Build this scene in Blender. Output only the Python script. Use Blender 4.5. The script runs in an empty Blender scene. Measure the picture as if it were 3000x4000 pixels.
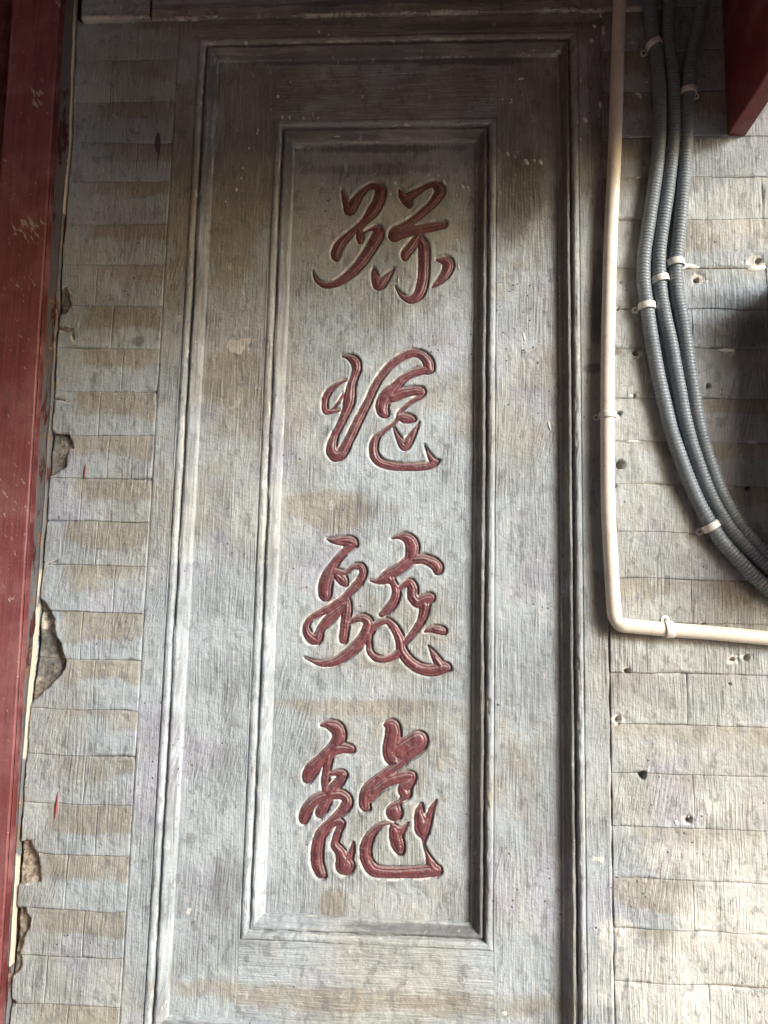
import bpy, math, random
import numpy as np
from mathutils import Vector, Matrix

S = bpy.context.scene
COL = S.collection
random.seed(7)

# ------------------------------------------------------------------ camera
# The wall front is the plane y = 0, x to the right, z up, metres; the origin
# is the point of the wall in the middle of the view, 1.6 m above the ground.
PITCH, YAW, ROLL = map(math.radians, (7.13819683, 3.19857689, -1.26559215))
FPX = 3000.0                                  # focal length for a 3000 px wide picture
def _rot():
    ca, sa = math.cos(PITCH), math.sin(PITCH); cy, sy = math.cos(YAW), math.sin(YAW); cz, sz = math.cos(ROLL), math.sin(ROLL)
    roll = np.array([[cz, 0, sz], [0, 1, 0], [-sz, 0, cz]])
    pitch = np.array([[1, 0, 0], [0, ca, -sa], [0, sa, ca]])
    yaw = np.array([[cy, -sy, 0], [sy, cy, 0], [0, 0, 1]])
    return yaw @ pitch @ roll
RM = _rot()
CAM = -1.15 * (RM @ np.array([0, 1, 0.]))
cd = bpy.data.cameras.new('camera'); co = bpy.data.objects.new('camera', cd); COL.objects.link(co)
X, F, U = RM @ np.array([1, 0, 0.]), RM @ np.array([0, 1, 0.]), RM @ np.array([0, 0, 1.])
M = Matrix.Identity(4)
for i in range(3):
    M[i][0] = X[i]; M[i][1] = U[i]; M[i][2] = -F[i]; M[i][3] = CAM[i]
co.matrix_world = M
cd.sensor_fit = 'HORIZONTAL'; cd.sensor_width = 36; cd.lens = 36 * FPX / 3000
cd.clip_start = 0.02; cd.clip_end = 500
S.camera = co

# ------------------------------------------------------------------ light
LDIR = Vector((1.22, -1.0, 0.62)).normalized()      # towards the bright opening on the right
SUN_STRENGTH, SUN_ANGLE, SKY_STRENGTH, EXPOSURE = 1.5, 17.0, 0.13, 1.44
w = bpy.data.worlds.new('World'); S.world = w; w.use_nodes = True
nt = w.node_tree; bg = nt.nodes['Background']
sky = nt.nodes.new('ShaderNodeTexSky'); sky.sky_type = 'NISHITA'; sky.sun_disc = False
sky.sun_elevation = math.asin(LDIR.z); sky.sun_rotation = math.atan2(LDIR.x, LDIR.y)
sky.air_density = 1.0; sky.dust_density = 4.0
nt.links.new(sky.outputs[0], bg.inputs[0]); bg.inputs[1].default_value = SKY_STRENGTH
sl = bpy.data.lights.new('sun', 'SUN'); so = bpy.data.objects.new('sun', sl); COL.objects.link(so)
sl.energy = SUN_STRENGTH; sl.angle = math.radians(SUN_ANGLE); sl.color = (0.86, 0.94, 1.0)   # open-sky daylight, a touch cool
so.rotation_euler = (-LDIR).to_track_quat('-Z', 'Y').to_euler(); so.location = (3, -3, 2)
S.view_settings.view_transform = 'Standard'; S.view_settings.look = 'None'
S.view_settings.exposure = EXPOSURE; S.view_settings.gamma = 1.0; S.view_settings.use_curve_mapping = False

# ------------------------------------------------------------------ helpers
def P(px, py, h=0.0):
    """the point at height h above the wall seen at picture point (px, py) of a 3000 x 4000 picture"""
    d = RM @ np.array([px - 1500, FPX, -(py - 2000)], float)
    t = (-h - CAM[1]) / d[1]
    return CAM + d * t

def hash2(ix, iy, seed):
    n = (ix.astype(np.int64) * 374761393 + iy.astype(np.int64) * 668265263 + seed * 1442695041) & 0x7fffffff
    n = ((n ^ (n >> 13)) * 1274126177) & 0x7fffffff
    n = (n ^ (n >> 16)) & 0x7fffffff
    return (n % 100003) / 100003.0
def vnoise(x, y, seed=0):
    x = np.asarray(x, float); y = np.asarray(y, float)
    ix, iy = np.floor(x), np.floor(y); fx, fy = x - ix, y - iy
    fx = fx * fx * (3 - 2 * fx); fy = fy * fy * (3 - 2 * fy)
    a = hash2(ix, iy, seed); b = hash2(ix + 1, iy, seed); c = hash2(ix, iy + 1, seed); d = hash2(ix + 1, iy + 1, seed)
    return (a * (1 - fx) + b * fx) * (1 - fy) + (c * (1 - fx) + d * fx) * fy * 1.0
def fbm(x, y, seed=0, octv=4):
    s = 0; a = 0.5; t = 0
    for i in range(octv):
        s = s + a * vnoise(x * 2 ** i, y * 2 ** i, seed + i * 17); t += a; a *= 0.5
    return s / t * 2 - 1
def sstep(a, b, x):
    t = np.clip((x - a) / (b - a), 0, 1); return t * t * (3 - 2 * t)

# worn dark places and, far right, the meter box's shadow painted in: picture position, half sizes, amount; and pale lime ones (negative), which also paint in the brighter light lower right
STAIN_AND_LIGHT = [(1300, 205, 420, 22, 0.9), (1900, 205, 280, 22, 0.9), (1500, 525, 330, 20, 0.9), (1450, 610, 280, 26, 0.5), (1000, 90, 620, 22, 0.5), (1900, 100, 420, 24, 0.7), (1400, 15, 1000, 24, 0.8),
         (2040, 700, 90, 150, 0.65), (2000, 850, 70, 100, 0.6), (2330, 330, 40, 330, 0.55), (2300, 650, 45, 200, 0.35), (2345, 1150, 38, 220, 0.6), (2310, 1440, 46, 26, 0.8), (720, 1250, 40, 300, 0.2), (420, 1225, 60, 24, 0.35), (540, 1335, 26, 22, 0.7),
         (1420, 1950, 70, 110, 0.45), (1550, 2750, 60, 60, 0.3), (880, 2850, 50, 200, 0.45), (870, 3450, 60, 120, 0.5), (2080, 1450, 60, 130, 0.4), (2050, 2050, 90, 260, 0.3), (2100, 2700, 60, 180, 0.35), (2860, 1180, 200, 40, 0.45), (2900, 1290, 180, 70, 0.4), (2900, 1500, 180, 260, 0.25),
         (1240, 2600, 30, 160, 0.3), (830, 300, 26, 120, 0.5), (1110, 700, 20, 130, 0.4), (2980, 1800, 120, 500, 0.2),
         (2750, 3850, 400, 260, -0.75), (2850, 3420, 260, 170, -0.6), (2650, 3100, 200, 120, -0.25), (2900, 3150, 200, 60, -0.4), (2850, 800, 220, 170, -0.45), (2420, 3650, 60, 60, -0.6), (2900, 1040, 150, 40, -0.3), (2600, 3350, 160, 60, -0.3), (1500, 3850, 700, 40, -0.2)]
def stain_light_at(x, z):
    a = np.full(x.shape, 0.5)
    for px, py, rx, ry, am in STAIN_AND_LIGHT:
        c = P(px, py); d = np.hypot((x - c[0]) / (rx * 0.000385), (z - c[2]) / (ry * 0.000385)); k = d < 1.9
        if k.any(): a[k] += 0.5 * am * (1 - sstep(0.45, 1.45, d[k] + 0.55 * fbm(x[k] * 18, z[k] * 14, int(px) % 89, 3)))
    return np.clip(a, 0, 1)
def mesh_from(name, V, F4, mat, attr=None, smooth=True, stain_shade=None):
    me = bpy.data.meshes.new(name)
    V = np.asarray(V, np.float32); F4 = np.asarray(F4, np.int32)
    nq = len(F4); k = F4.shape[1]
    me.vertices.add(len(V)); me.vertices.foreach_set('co', V.ravel())
    me.loops.add(nq * k); me.loops.foreach_set('vertex_index', F4.ravel())
    me.polygons.add(nq); me.polygons.foreach_set('loop_start', np.arange(0, nq * k, k, dtype=np.int32))
    me.polygons.foreach_set('loop_total', np.full(nq, k, np.int32))
    me.polygons.foreach_set('use_smooth', np.full(nq, smooth, bool))
    me.update(calc_edges=True)
    if attr is not None:
        ca = me.color_attributes.new('wear', 'FLOAT_COLOR', 'POINT')
        x, z = V[:, 0].astype(float), V[:, 2].astype(float)
        a = np.ones((len(V), 4), np.float32); a[:, :3] = attr; a[:, 3] = np.clip(stain_light_at(x, z) + (0 if stain_shade is None else stain_shade.ravel()), 0, 1)
        ca.data.foreach_set('color', a.ravel())
        ta = me.color_attributes.new('tone', 'FLOAT_COLOR', 'POINT'); t = np.ones((len(V), 4), np.float32)
        t[:, 0] = sstep(-0.25, 0.30, fbm(x * 5.5, z * 5.5, 401, 3)); t[:, 1] = sstep(0.15, 0.5, fbm(x * 12, z * 11, 402, 3)) * 0.7
        t[:, 2] = sstep(-0.3, 0.25, fbm(x * 16, z * 16, 403, 3)); t[:, 3] = sstep(0.1, 0.45, fbm(x * 8, z * 8, 404, 2))
        ta.data.foreach_set('color', t.ravel())
    me.materials.append(mat)
    return me
def link(name, me, parent=None, **props):
    o = bpy.data.objects.new(name, me); COL.objects.link(o)
    if parent is not None: o.parent = parent
    for k, v in props.items(): o[k] = v
    return o
def thing(name, label, category, group=None):
    o = bpy.data.objects.new(name, None); COL.objects.link(o); o.empty_display_size = 0.05
    o['label'] = label; o['category'] = category
    if group: o['group'] = group
    return o
def quads(nu, nv, flip=False):
    i = np.arange(nu - 1)[:, None] * nv + np.arange(nv - 1)[None, :]
    q = np.stack([i, i + nv, i + nv + 1, i + 1], -1).reshape(-1, 4)
    return q[:, ::-1] if flip else q

def tube(path, r, segs=14, ribs=None, cap=True, rfun=None):
    """tube round a polyline; ribs = (pitch, depth) gives a corrugated hose"""
    p = np.asarray(path, float)
    d = np.r_[0, np.cumsum(np.linalg.norm(np.diff(p, axis=0), axis=1))]
    step = ribs[0] / 8 if ribs else None
    if step:
        n = int(d[-1] / step); t = np.linspace(0, d[-1], n)
        p = np.stack([np.interp(t, d, p[:, k]) for k in range(3)], 1); d = t
    tan = np.gradient(p, axis=0); tan /= np.linalg.norm(tan, axis=1)[:, None]
    up = np.array([0, 1, 0.])
    a = np.cross(tan, up); a /= np.linalg.norm(a, axis=1)[:, None]
    b = np.cross(tan, a)
    th = np.arange(segs) * 2 * math.pi / segs
    if ribs:
        ph = (d[:, None] / ribs[0] + th[None, :] / (2 * math.pi) * 0.35 + 0.3 * np.sin(d[:, None] * 9)) % 1.0
        ph = (d[:, None] / ribs[0]) % 1.0 + 0 * th[None, :]
        rr = r - ribs[1] * (0.5 + 0.5 * np.cos(2 * math.pi * ph)) ** 3.5
    else:
        rr = np.full((len(p), segs), r)
        if rfun is not None: rr = rr * rfun(d)[:, None]
    V = p[:, None, :] + rr[..., None] * (np.cos(th)[None, :, None] * a[:, None, :] + np.sin(th)[None, :, None] * b[:, None, :])
    n = len(p); V = V.reshape(-1, 3)
    i = np.arange(n - 1)[:, None] * segs + np.arange(segs)[None, :]
    j = np.arange(n - 1)[:, None] * segs + (np.arange(segs)[None, :] + 1) % segs
    Q = np.stack([i, j, j + segs, i + segs], -1).reshape(-1, 4)
    return V, Q

def catmull(pts, n=8):
    p = np.asarray(pts, float)
    p = np.vstack([2 * p[0] - p[1], p, 2 * p[-1] - p[-2]])
    out = []
    for i in range(1, len(p) - 2):
        for t in np.linspace(0, 1, n, endpoint=False):
            a, b, c, d = p[i - 1], p[i], p[i + 1], p[i + 2]
            out.append(0.5 * ((2 * b) + (-a + c) * t + (2 * a - 5 * b + 4 * c - d) * t * t + (-a + 3 * b - 3 * c + d) * t ** 3))
    out.append(p[-2]); return np.array(out)

def box_mesh(name, x0, x1, y0, y1, z0, z1, mat, bevel=0.0, segs=2):
    import bmesh
    bm = bmesh.new(); bmesh.ops.create_cube(bm, size=1)
    for v in bm.verts:
        v.co = Vector(((x0 + x1) / 2 + v.co.x * (x1 - x0), (y0 + y1) / 2 + v.co.y * (y1 - y0), (z0 + z1) / 2 + v.co.z * (z1 - z0)))
    if bevel: bmesh.ops.bevel(bm, geom=bm.edges[:], offset=bevel, segments=segs, affect='EDGES')
    me = bpy.data.meshes.new(name); bm.to_mesh(me); bm.free(); me.materials.append(mat)
    return me

# ------------------------------------------------------------------ materials
class NT:
    def __init__(s, name):
        s.m = bpy.data.materials.new(name); s.m.use_nodes = True; s.t = s.m.node_tree
        s.b = s.t.nodes['Principled BSDF']
        s.geo = s.n('ShaderNodeNewGeometry'); s.pos = s.geo.outputs['Position']
    def n(s, typ, **kw):
        nd = s.t.nodes.new(typ)
        for k, v in kw.items(): setattr(nd, k, v)
        return nd
    def put(s, sock, v):
        if isinstance(v, bpy.types.NodeSocket): s.t.links.new(v, sock)
        else: sock.default_value = v
    def math(s, op, a, b=0.0, c=None, clamp=False):
        nd = s.n('ShaderNodeMath', operation=op, use_clamp=clamp)
        s.put(nd.inputs[0], a); s.put(nd.inputs[1], b)
        if c is not None: s.put(nd.inputs[2], c)
        return nd.outputs[0]
    def vmul(s, v, sc):
        nd = s.n('ShaderNodeVectorMath', operation='MULTIPLY'); s.put(nd.inputs[0], v); s.put(nd.inputs[1], sc); return nd.outputs[0]
    def vadd(s, v, w_):
        nd = s.n('ShaderNodeVectorMath', operation='ADD'); s.put(nd.inputs[0], v); s.put(nd.inputs[1], w_); return nd.outputs[0]
    def noise(s, vec, scale, detail=3, rough=0.5, col=False):
        nd = s.n('ShaderNodeTexNoise'); s.put(nd.inputs['Vector'], vec); nd.inputs['Scale'].default_value = scale
        nd.inputs['Detail'].default_value = detail; nd.inputs['Roughness'].default_value = rough
        return nd.outputs['Color' if col else 'Fac']
    def voro(s, vec, scale, feature='F1', out='Distance'):
        nd = s.n('ShaderNodeTexVoronoi', feature=feature); s.put(nd.inputs['Vector'], vec); nd.inputs['Scale'].default_value = scale
        return nd.outputs[out]
    def ramp(s, v, a, b):
        nd = s.n('ShaderNodeMapRange', interpolation_type='SMOOTHSTEP'); s.put(nd.inputs[0], v)
        nd.inputs[1].default_value = a; nd.inputs[2].default_value = b; return nd.outputs[0]
    def mix(s, f, a, b, blend='MIX'):
        nd = s.n('ShaderNodeMix', data_type='RGBA', blend_type=blend); s.put(nd.inputs[0], f)
        for k, v in ((6, a), (7, b)):
            s.put(nd.inputs[k], v if isinstance(v, bpy.types.NodeSocket) else (*v, 1.0))
        return nd.outputs[2]
    def attr(s, name='wear'):
        nd = s.n('ShaderNodeVertexColor'); nd.layer_name = name
        sp = s.n('ShaderNodeSeparateColor'); s.t.links.new(nd.outputs[0], sp.inputs[0]); return [sp.outputs[0], sp.outputs[1], sp.outputs[2], nd.outputs[1]]
    def bump(s, h, dist, strength=1.0, normal=None):
        nd = s.n('ShaderNodeBump'); nd.inputs['Distance'].default_value = dist; nd.inputs['Strength'].default_value = strength
        s.put(nd.inputs['Height'], h)
        if normal is not None: s.put(nd.inputs['Normal'], normal)
        return nd.outputs[0]
    def done(s, col, rough=0.8, normal=None, spec=0.3):
        s.put(s.b.inputs['Base Color'], col if isinstance(col, bpy.types.NodeSocket) else (*col, 1))
        s.put(s.b.inputs['Roughness'], rough); s.b.inputs['Specular IOR Level'].default_value = spec
        if normal is not None: s.put(s.b.inputs['Normal'], normal)
        return s.m

def plaster(name, horizontal=False, streak=1.0):
    """old limewashed grey paint brushed over plaster and brick; wear.r = tan grime and brown shade tint, wear.g = bare pale lime, wear.b = broken bare stone"""
    k = NT(name); A = k.attr(); T = k.attr('tone')
    warp = k.noise(k.pos, 9, 1, col=True)
    wv = k.vadd(warp, (-0.5, -0.5, -0.5))
    amp = (0.007, 0, 0.0) if not horizontal else (0.0, 0, 0.006)
    p = k.vadd(k.pos, k.vmul(wv, amp))
    # a second, slanting brush direction in places
    sx = k.n('ShaderNodeSeparateXYZ'); k.put(sx.inputs[0], p)
    slant = T[3]
    cx = k.n('ShaderNodeCombineXYZ')
    if not horizontal:
        k.put(cx.inputs[0], k.math('ADD', sx.outputs[0], k.math('MULTIPLY', sx.outputs[2], -0.24))); k.put(cx.inputs[2], sx.outputs[2])
        sc1, sc2 = (330, 60, 13), (620, 80, 26)
    else:
        k.put(cx.inputs[2], k.math('ADD', sx.outputs[2], k.math('MULTIPLY', sx.outputs[0], 0.14))); k.put(cx.inputs[0], sx.outputs[0])
        sc1, sc2 = (13, 60, 300), (26, 80, 560)
    k.put(cx.inputs[1], sx.outputs[1])
    sa = k.noise(k.vmul(p, sc1), 1.0, 2, 0.6); sb = k.noise(k.vmul(cx.outputs[0], sc1), 1.0, 2, 0.6)
    mx = k.n('ShaderNodeMix', data_type='FLOAT'); k.put(mx.inputs[0], slant); k.put(mx.inputs[2], sa); k.put(mx.inputs[3], sb); s1 = mx.outputs[0]
    s2 = k.noise(k.vmul(p, sc2), 1.0, 1, 0.6)
    med = k.noise(k.pos, 30, 3, 0.6)
    fine = k.noise(k.pos, 160, 3, 0.65)
    grit = k.noise(k.pos, 700, 1, 0.6)
    blue = (0.315, 0.365, 0.405); grey = (0.330, 0.350, 0.350); tan = (0.256, 0.245, 0.208); lilac = (0.325, 0.340, 0.415)
    c = k.mix(T[0], blue, grey)
    c = k.mix(T[1], c, lilac)
    tn = k.math('ADD', A[0], k.math('MULTIPLY', k.math('SUBTRACT', med, 0.5), 0.9))
    c = k.mix(k.math('MULTIPLY', k.ramp(tn, 0.25, 0.75), 0.88), c, tan)
    # brush streaks: dark dirt in the furrows, pale paint on the ridges
    sm = T[2]
    c = k.mix(k.math('MULTIPLY', k.ramp(s1, 0.52, 0.36), k.math('MULTIPLY', sm, 0.38 * streak)), c, (0.175, 0.185, 0.195))
    c = k.mix(k.math('MULTIPLY', k.ramp(s2, 0.52, 0.68), 0.30 * streak), c, (0.52, 0.54, 0.54))
    c = k.mix(k.math('MULTIPLY', k.ramp(s2, 0.46, 0.33), 0.32 * streak), c, (0.17, 0.175, 0.175))
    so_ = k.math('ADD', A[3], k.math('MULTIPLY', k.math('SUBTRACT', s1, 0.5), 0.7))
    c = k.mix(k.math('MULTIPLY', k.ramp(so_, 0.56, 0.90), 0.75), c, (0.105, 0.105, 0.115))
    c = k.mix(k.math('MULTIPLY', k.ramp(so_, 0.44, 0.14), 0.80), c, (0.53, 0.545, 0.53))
    # darker washed-out blotches, chipped edges
    bl = k.noise(k.vmul(k.pos, (60, 60, 38)), 1.0, 3, 0.62)
    c = k.mix(k.math('MULTIPLY', k.ramp(bl, 0.57, 0.64), 0.50), c, (0.15, 0.165, 0.175))
    c = k.mix(k.math('MULTIPLY', k.ramp(bl, 0.36, 0.31), 0.5), c, (0.47, 0.49, 0.50))
    c = k.mix(k.math('MULTIPLY', k.ramp(fine, 0.64, 0.74), 0.5), c, (0.52, 0.53, 0.51))
    c = k.mix(k.math('MULTIPLY', k.ramp(fine, 0.37, 0.29), 0.55), c, (0.13, 0.13, 0.13))
    # pin holes and drips of paint
    vd = k.voro(k.vadd(k.pos, k.vmul(wv, (0.01, 0, 0.01))), 70)
    pit = k.math('MULTIPLY', k.ramp(vd, 0.13, 0.07), k.ramp(T[1], 0.05, 0.2))
    c = k.mix(k.math('MULTIPLY', pit, 0.85), c, (0.06, 0.06, 0.065))
    # bare lime and bare broken brick
    pn = k.math('ADD', A[1], k.math('MULTIPLY', k.math('SUBTRACT', k.math('ADD', k.math('MULTIPLY', fine, 0.5), k.math('MULTIPLY', bl, 0.5)), 0.5), 2.0))
    pale = k.ramp(pn, 0.40, 0.62)
    c = k.mix(pale, c, k.mix(k.ramp(med, 0.4, 0.6), (0.43, 0.425, 0.40), (0.60, 0.585, 0.55)))
    bn = k.math('ADD', A[2], k.math('MULTIPLY', k.math('SUBTRACT', med, 0.5), 0.3))
    bare = k.ramp(bn, 0.45, 0.6)
    rock = k.mix(T[0], (0.17, 0.17, 0.16), (0.36, 0.29, 0.215))
    rock = k.mix(k.ramp(fine, 0.35, 0.6), k.mix(0.65, rock, (0.06, 0.055, 0.05)), k.mix(k.ramp(med, 0.5, 0.62), rock, (0.42, 0.38, 0.32)))
    c = k.mix(bare, c, rock)
    g = k.math('MULTIPLY', k.math('MULTIPLY_ADD', grit, 0.40, 0.80), k.math('MULTIPLY_ADD', T[2], -0.16, 1.08))
    gc = k.n('ShaderNodeCombineColor'); [k.put(gc.inputs[i], g) for i in range(3)]
    c = k.mix(1.0, c, gc.outputs[0], 'MULTIPLY')
    h = k.math('ADD', k.math('MULTIPLY', s1, k.math('MULTIPLY_ADD', sm, 0.9, 0.25)), k.math('MULTIPLY', s2, 0.55))
    h = k.math('ADD', h, k.math('MULTIPLY', k.noise(k.pos, 60, 2, 0.6), 1.7))
    h = k.math('ADD', h, k.math('MULTIPLY', fine, 0.5)); h = k.math('ADD', h, k.math('MULTIPLY', grit, 0.14))
    h = k.math('SUBTRACT', h, k.math('MULTIPLY', pit, 0.5))
    n = k.bump(h, 0.0016, 0.9)
    return k.done(c, k.math('MULTIPLY_ADD', med, 0.3, 0.5), n, 0.35)

M_V = plaster('brushed_plaster_upright', False, 0.85); M_H = plaster('brushed_plaster_level', True)
M_F = plaster('moulding_plaster', False, 0.75); M_FH = plaster('moulding_plaster_level', True, 0.75)

def red_paint(name, base, dark, streak=(240, 60, 9), scratch=0.5, rough=0.42):
    k = NT(name); A = k.attr()
    s1 = k.noise(k.vmul(k.pos, streak), 1.0, 3, 0.6); med = k.noise(k.pos, 20, 4, 0.6); fine = k.noise(k.pos, 330, 3, 0.6)
    c = k.mix(k.ramp(s1, 0.35, 0.65), base, dark)
    c = k.mix(k.math('MULTIPLY', k.ramp(med, 0.40, 0.7), 0.65), c, (0.27, 0.125, 0.130))
    c = k.mix(k.math('MULTIPLY', k.ramp(fine, 0.60, 0.72), 0.35), c, (0.38, 0.22, 0.20))
    # chipped places through to pale primer, slanting
    sx = k.n('ShaderNodeSeparateXYZ'); k.put(sx.inputs[0], k.pos)
    cx = k.n('ShaderNodeCombineXYZ')
    k.put(cx.inputs[0], k.math('ADD', sx.outputs[0], k.math('MULTIPLY', sx.outputs[2], 0.7))); k.put(cx.inputs[1], sx.outputs[1])
    k.put(cx.inputs[2], k.math('SUBTRACT', sx.outputs[2], k.math('MULTIPLY', sx.outputs[0], 0.7)))
    sc = k.noise(k.vmul(cx.outputs[0], (150, 60, 55)), 1.0, 3, 0.6)
    lim = k.math('ADD', sc, k.math('MULTIPLY', A[1], 0.24))
    ch = k.ramp(lim, 0.71, 0.75)
    c = k.mix(k.math('MULTIPLY', ch, scratch), c, (0.42, 0.33, 0.28))
    h = k.math('ADD', k.math('MULTIPLY', s1, 0.6), k.math('ADD', k.math('MULTIPLY', med, 0.6), k.math('MULTIPLY', fine, 0.3)))
    h = k.math('SUBTRACT', h, k.math('MULTIPLY', ch, 0.5))
    return k.done(c, k.math('MULTIPLY_ADD', fine, 0.3, rough - 0.1), k.bump(h, 0.0012, 0.8), 0.45)
M_RED = red_paint('red_door_paint', (0.225, 0.070, 0.074), (0.160, 0.048, 0.052), scratch=0.9)
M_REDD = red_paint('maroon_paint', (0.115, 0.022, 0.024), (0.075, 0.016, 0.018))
M_BEAM = red_paint('red_beam_paint', (0.21, 0.030, 0.034), (0.14, 0.022, 0.026), (60, 20, 60), 0.3, 0.5)

def red_fill():
    k = NT('carved_red_paint')
    med = k.noise(k.pos, 55, 4, 0.6); fine = k.noise(k.pos, 420, 3, 0.6)
    c = k.mix(k.ramp(med, 0.35, 0.65), (0.152, 0.050, 0.058), (0.102, 0.037, 0.046))
    sep = k.n('ShaderNodeSeparateXYZ'); k.put(sep.inputs[0], k.geo.outputs['Normal'])
    # dust lies thin on the shoulders of the strokes that face upwards
    up = k.math('ADD', sep.outputs[2], k.math('MULTIPLY', k.math('SUBTRACT', med, 0.5), 0.8))
    c = k.mix(k.math('MULTIPLY', k.ramp(up, 0.05, 0.42), 0.55), c, (0.30, 0.25, 0.245))
    c = k.mix(k.math('MULTIPLY', k.ramp(fine, 0.63, 0.70), 0.7), c, (0.45, 0.38, 0.36))
    h = k.math('ADD', med, k.math('MULTIPLY', fine, 0.35))
    return k.done(c, 0.42, k.bump(h, 0.0010, 0.8), 0.5)
M_FILL = red_fill()

def jamb_mat():
    k = NT('weathered_jamb'); A = k.attr()
    n1 = k.noise(k.vmul(k.pos, (90, 60, 14)), 1.0, 5, 0.65); n2 = k.noise(k.pos, 45, 4, 0.65); fine = k.noise(k.pos, 300, 3)
    c = k.mix(k.ramp(n1, 0.40, 0.46), (0.085, 0.030, 0.028), (0.15, 0.155, 0.165))
    c = k.mix(k.ramp(n2, 0.56, 0.60), c, (0.20, 0.14, 0.10))
    c = k.mix(k.ramp(n2, 0.665, 0.70), c, (0.42, 0.37, 0.30))
    c = k.mix(k.ramp(k.math('ADD', A[1], k.math('MULTIPLY', k.math('SUBTRACT', n2, 0.5), 0.9)), 0.42, 0.6), c, (0.50, 0.455, 0.38))
    h = k.math('ADD', n2, k.math('MULTIPLY', fine, 0.4))
    return k.done(c, 0.75, k.bump(h, 0.0018, 0.9))
M_JAMB = jamb_mat()

def simple(name, col, rough, var=0.1, scale=60, bump=0.0003, spec=0.5, stain_shade=None):
    k = NT(name); n1 = k.noise(k.pos, scale, 4, 0.6); n2 = k.noise(k.pos, scale * 4, 3)
    d = tuple(v * (1 - var * 2) for v in col)
    c = k.mix(k.ramp(n1, 0.35, 0.7), col, d)
    if stain_shade: c = k.mix(k.math('MULTIPLY', k.ramp(n2, 0.62, 0.75), 0.6), c, stain_shade)
    return k.done(c, k.math('MULTIPLY_ADD', n1, 0.3, rough - 0.15), k.bump(k.math('ADD', n1, n2), bump, 0.6), spec)
M_PVC = simple('cream_pvc', (0.78, 0.73, 0.65), 0.35, 0.06, 40, 0.00015, 0.5, (0.42, 0.34, 0.26))
M_CLIP = simple('white_clip_plastic', (0.74, 0.74, 0.73), 0.4, 0.06, 60, 0.0001)
M_COND = simple('grey_conduit_plastic', (0.190, 0.228, 0.262), 0.42, 0.08, 28, 0.0003, 0.5, (0.33, 0.33, 0.32))
M_SCREW = simple('dull_screw_steel', (0.30, 0.28, 0.25), 0.45, 0.2, 400)
M_DARK = simple('hole_dark', (0.02, 0.018, 0.016), 0.9)
M_SPECK = simple('dried_lime_specks', (0.72, 0.72, 0.71), 0.8, 0.1, 200)
M_DRIP = simple('dark_drip_paint', (0.075, 0.075, 0.08), 0.6)
M_REDDRIP = simple('red_drip_paint', (0.26, 0.06, 0.07), 0.5)
M_STONE = simple('grey_paving', (0.33, 0.27, 0.24), 0.85, 0.12, 8, 0.002)
M_WOOD = simple('brown_soffit', (0.20, 0.125, 0.085), 0.8, 0.2, 12, 0.002)
M_BOX = simple('meter_box_steel', (0.30, 0.31, 0.32), 0.5)
M_WARM = simple('old_brown_brick', (0.34, 0.23, 0.17), 0.9, 0.2, 10, 0.002)

# ------------------------------------------------------------------ surfaces
XC, XL, XR = -0.5305, -0.357, 0.3300            # crack at the jamb, left brick edge, right brick edge
OX0, OX1, OZ1, OZ0 = -0.3235, 0.2945, 0.7830, -0.7560
IX0, IX1, IZ1, IZ0 = -0.1960, 0.1680, 0.6490, -0.6210
MW, MWI = 0.031, 0.033
H1, H2 = -0.020, -0.038                          # recess of the field and of the board

def post_off(z): return -0.019 * (z - 0.02)          # the old post leans a little
def crackx(z):
    c = np.interp(z, [-0.9, -0.71, -0.594, -0.492, -0.375, -0.286, -0.139, 0.006, 0.202, 0.421, 0.505, 0.59, 0.811, 0.95], [-0.5262, -0.5256, -0.5227, -0.5221, -0.5207, -0.5205, -0.5189, -0.5188, -0.5222, -0.5262, -0.5252, -0.5240, -0.533, -0.535])
    return np.maximum(c, -0.5367 + post_off(z) + 0.0065)

def lumps(x, z):
    return 0.0009 * fbm(x * 9, z * 7, 5) + 0.0005 * fbm(x * 40, z * 30, 9) + 0.0003 * fbm(x * 160, z * 60, 21, 2)

def ell(x, z, px, py, rx, ry, h=0.0, soft=0.25, ns=60, na=0.25):
    c = P(px, py, h); sx = rx * 0.000385; sz = ry * 0.000385
    d = np.hypot((x - c[0]) / sx, (z - c[2]) / sz) + na * fbm(x * ns, z * ns, int(px) % 97, 3)
    return 1 - sstep(1 - soft, 1 + soft, d)

def base_wear(x, z, level):
    r = 0.30 + 0.42 * fbm(x * 5, z * 5.5, 31, 3)
    g = np.zeros_like(x); b = np.zeros_like(x)
    for px, py, rx, ry, a in WASH:
        r = r + a * ell(x, z, px, py, rx, ry, level, 0.45, 14, 0.35)
    for px, py, rx, ry, a in PALE:
        g = g + a * ell(x, z, px, py, rx, ry, level, 0.3, 120, 1.1)
    return r, np.clip(g, 0, 1), b
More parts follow.
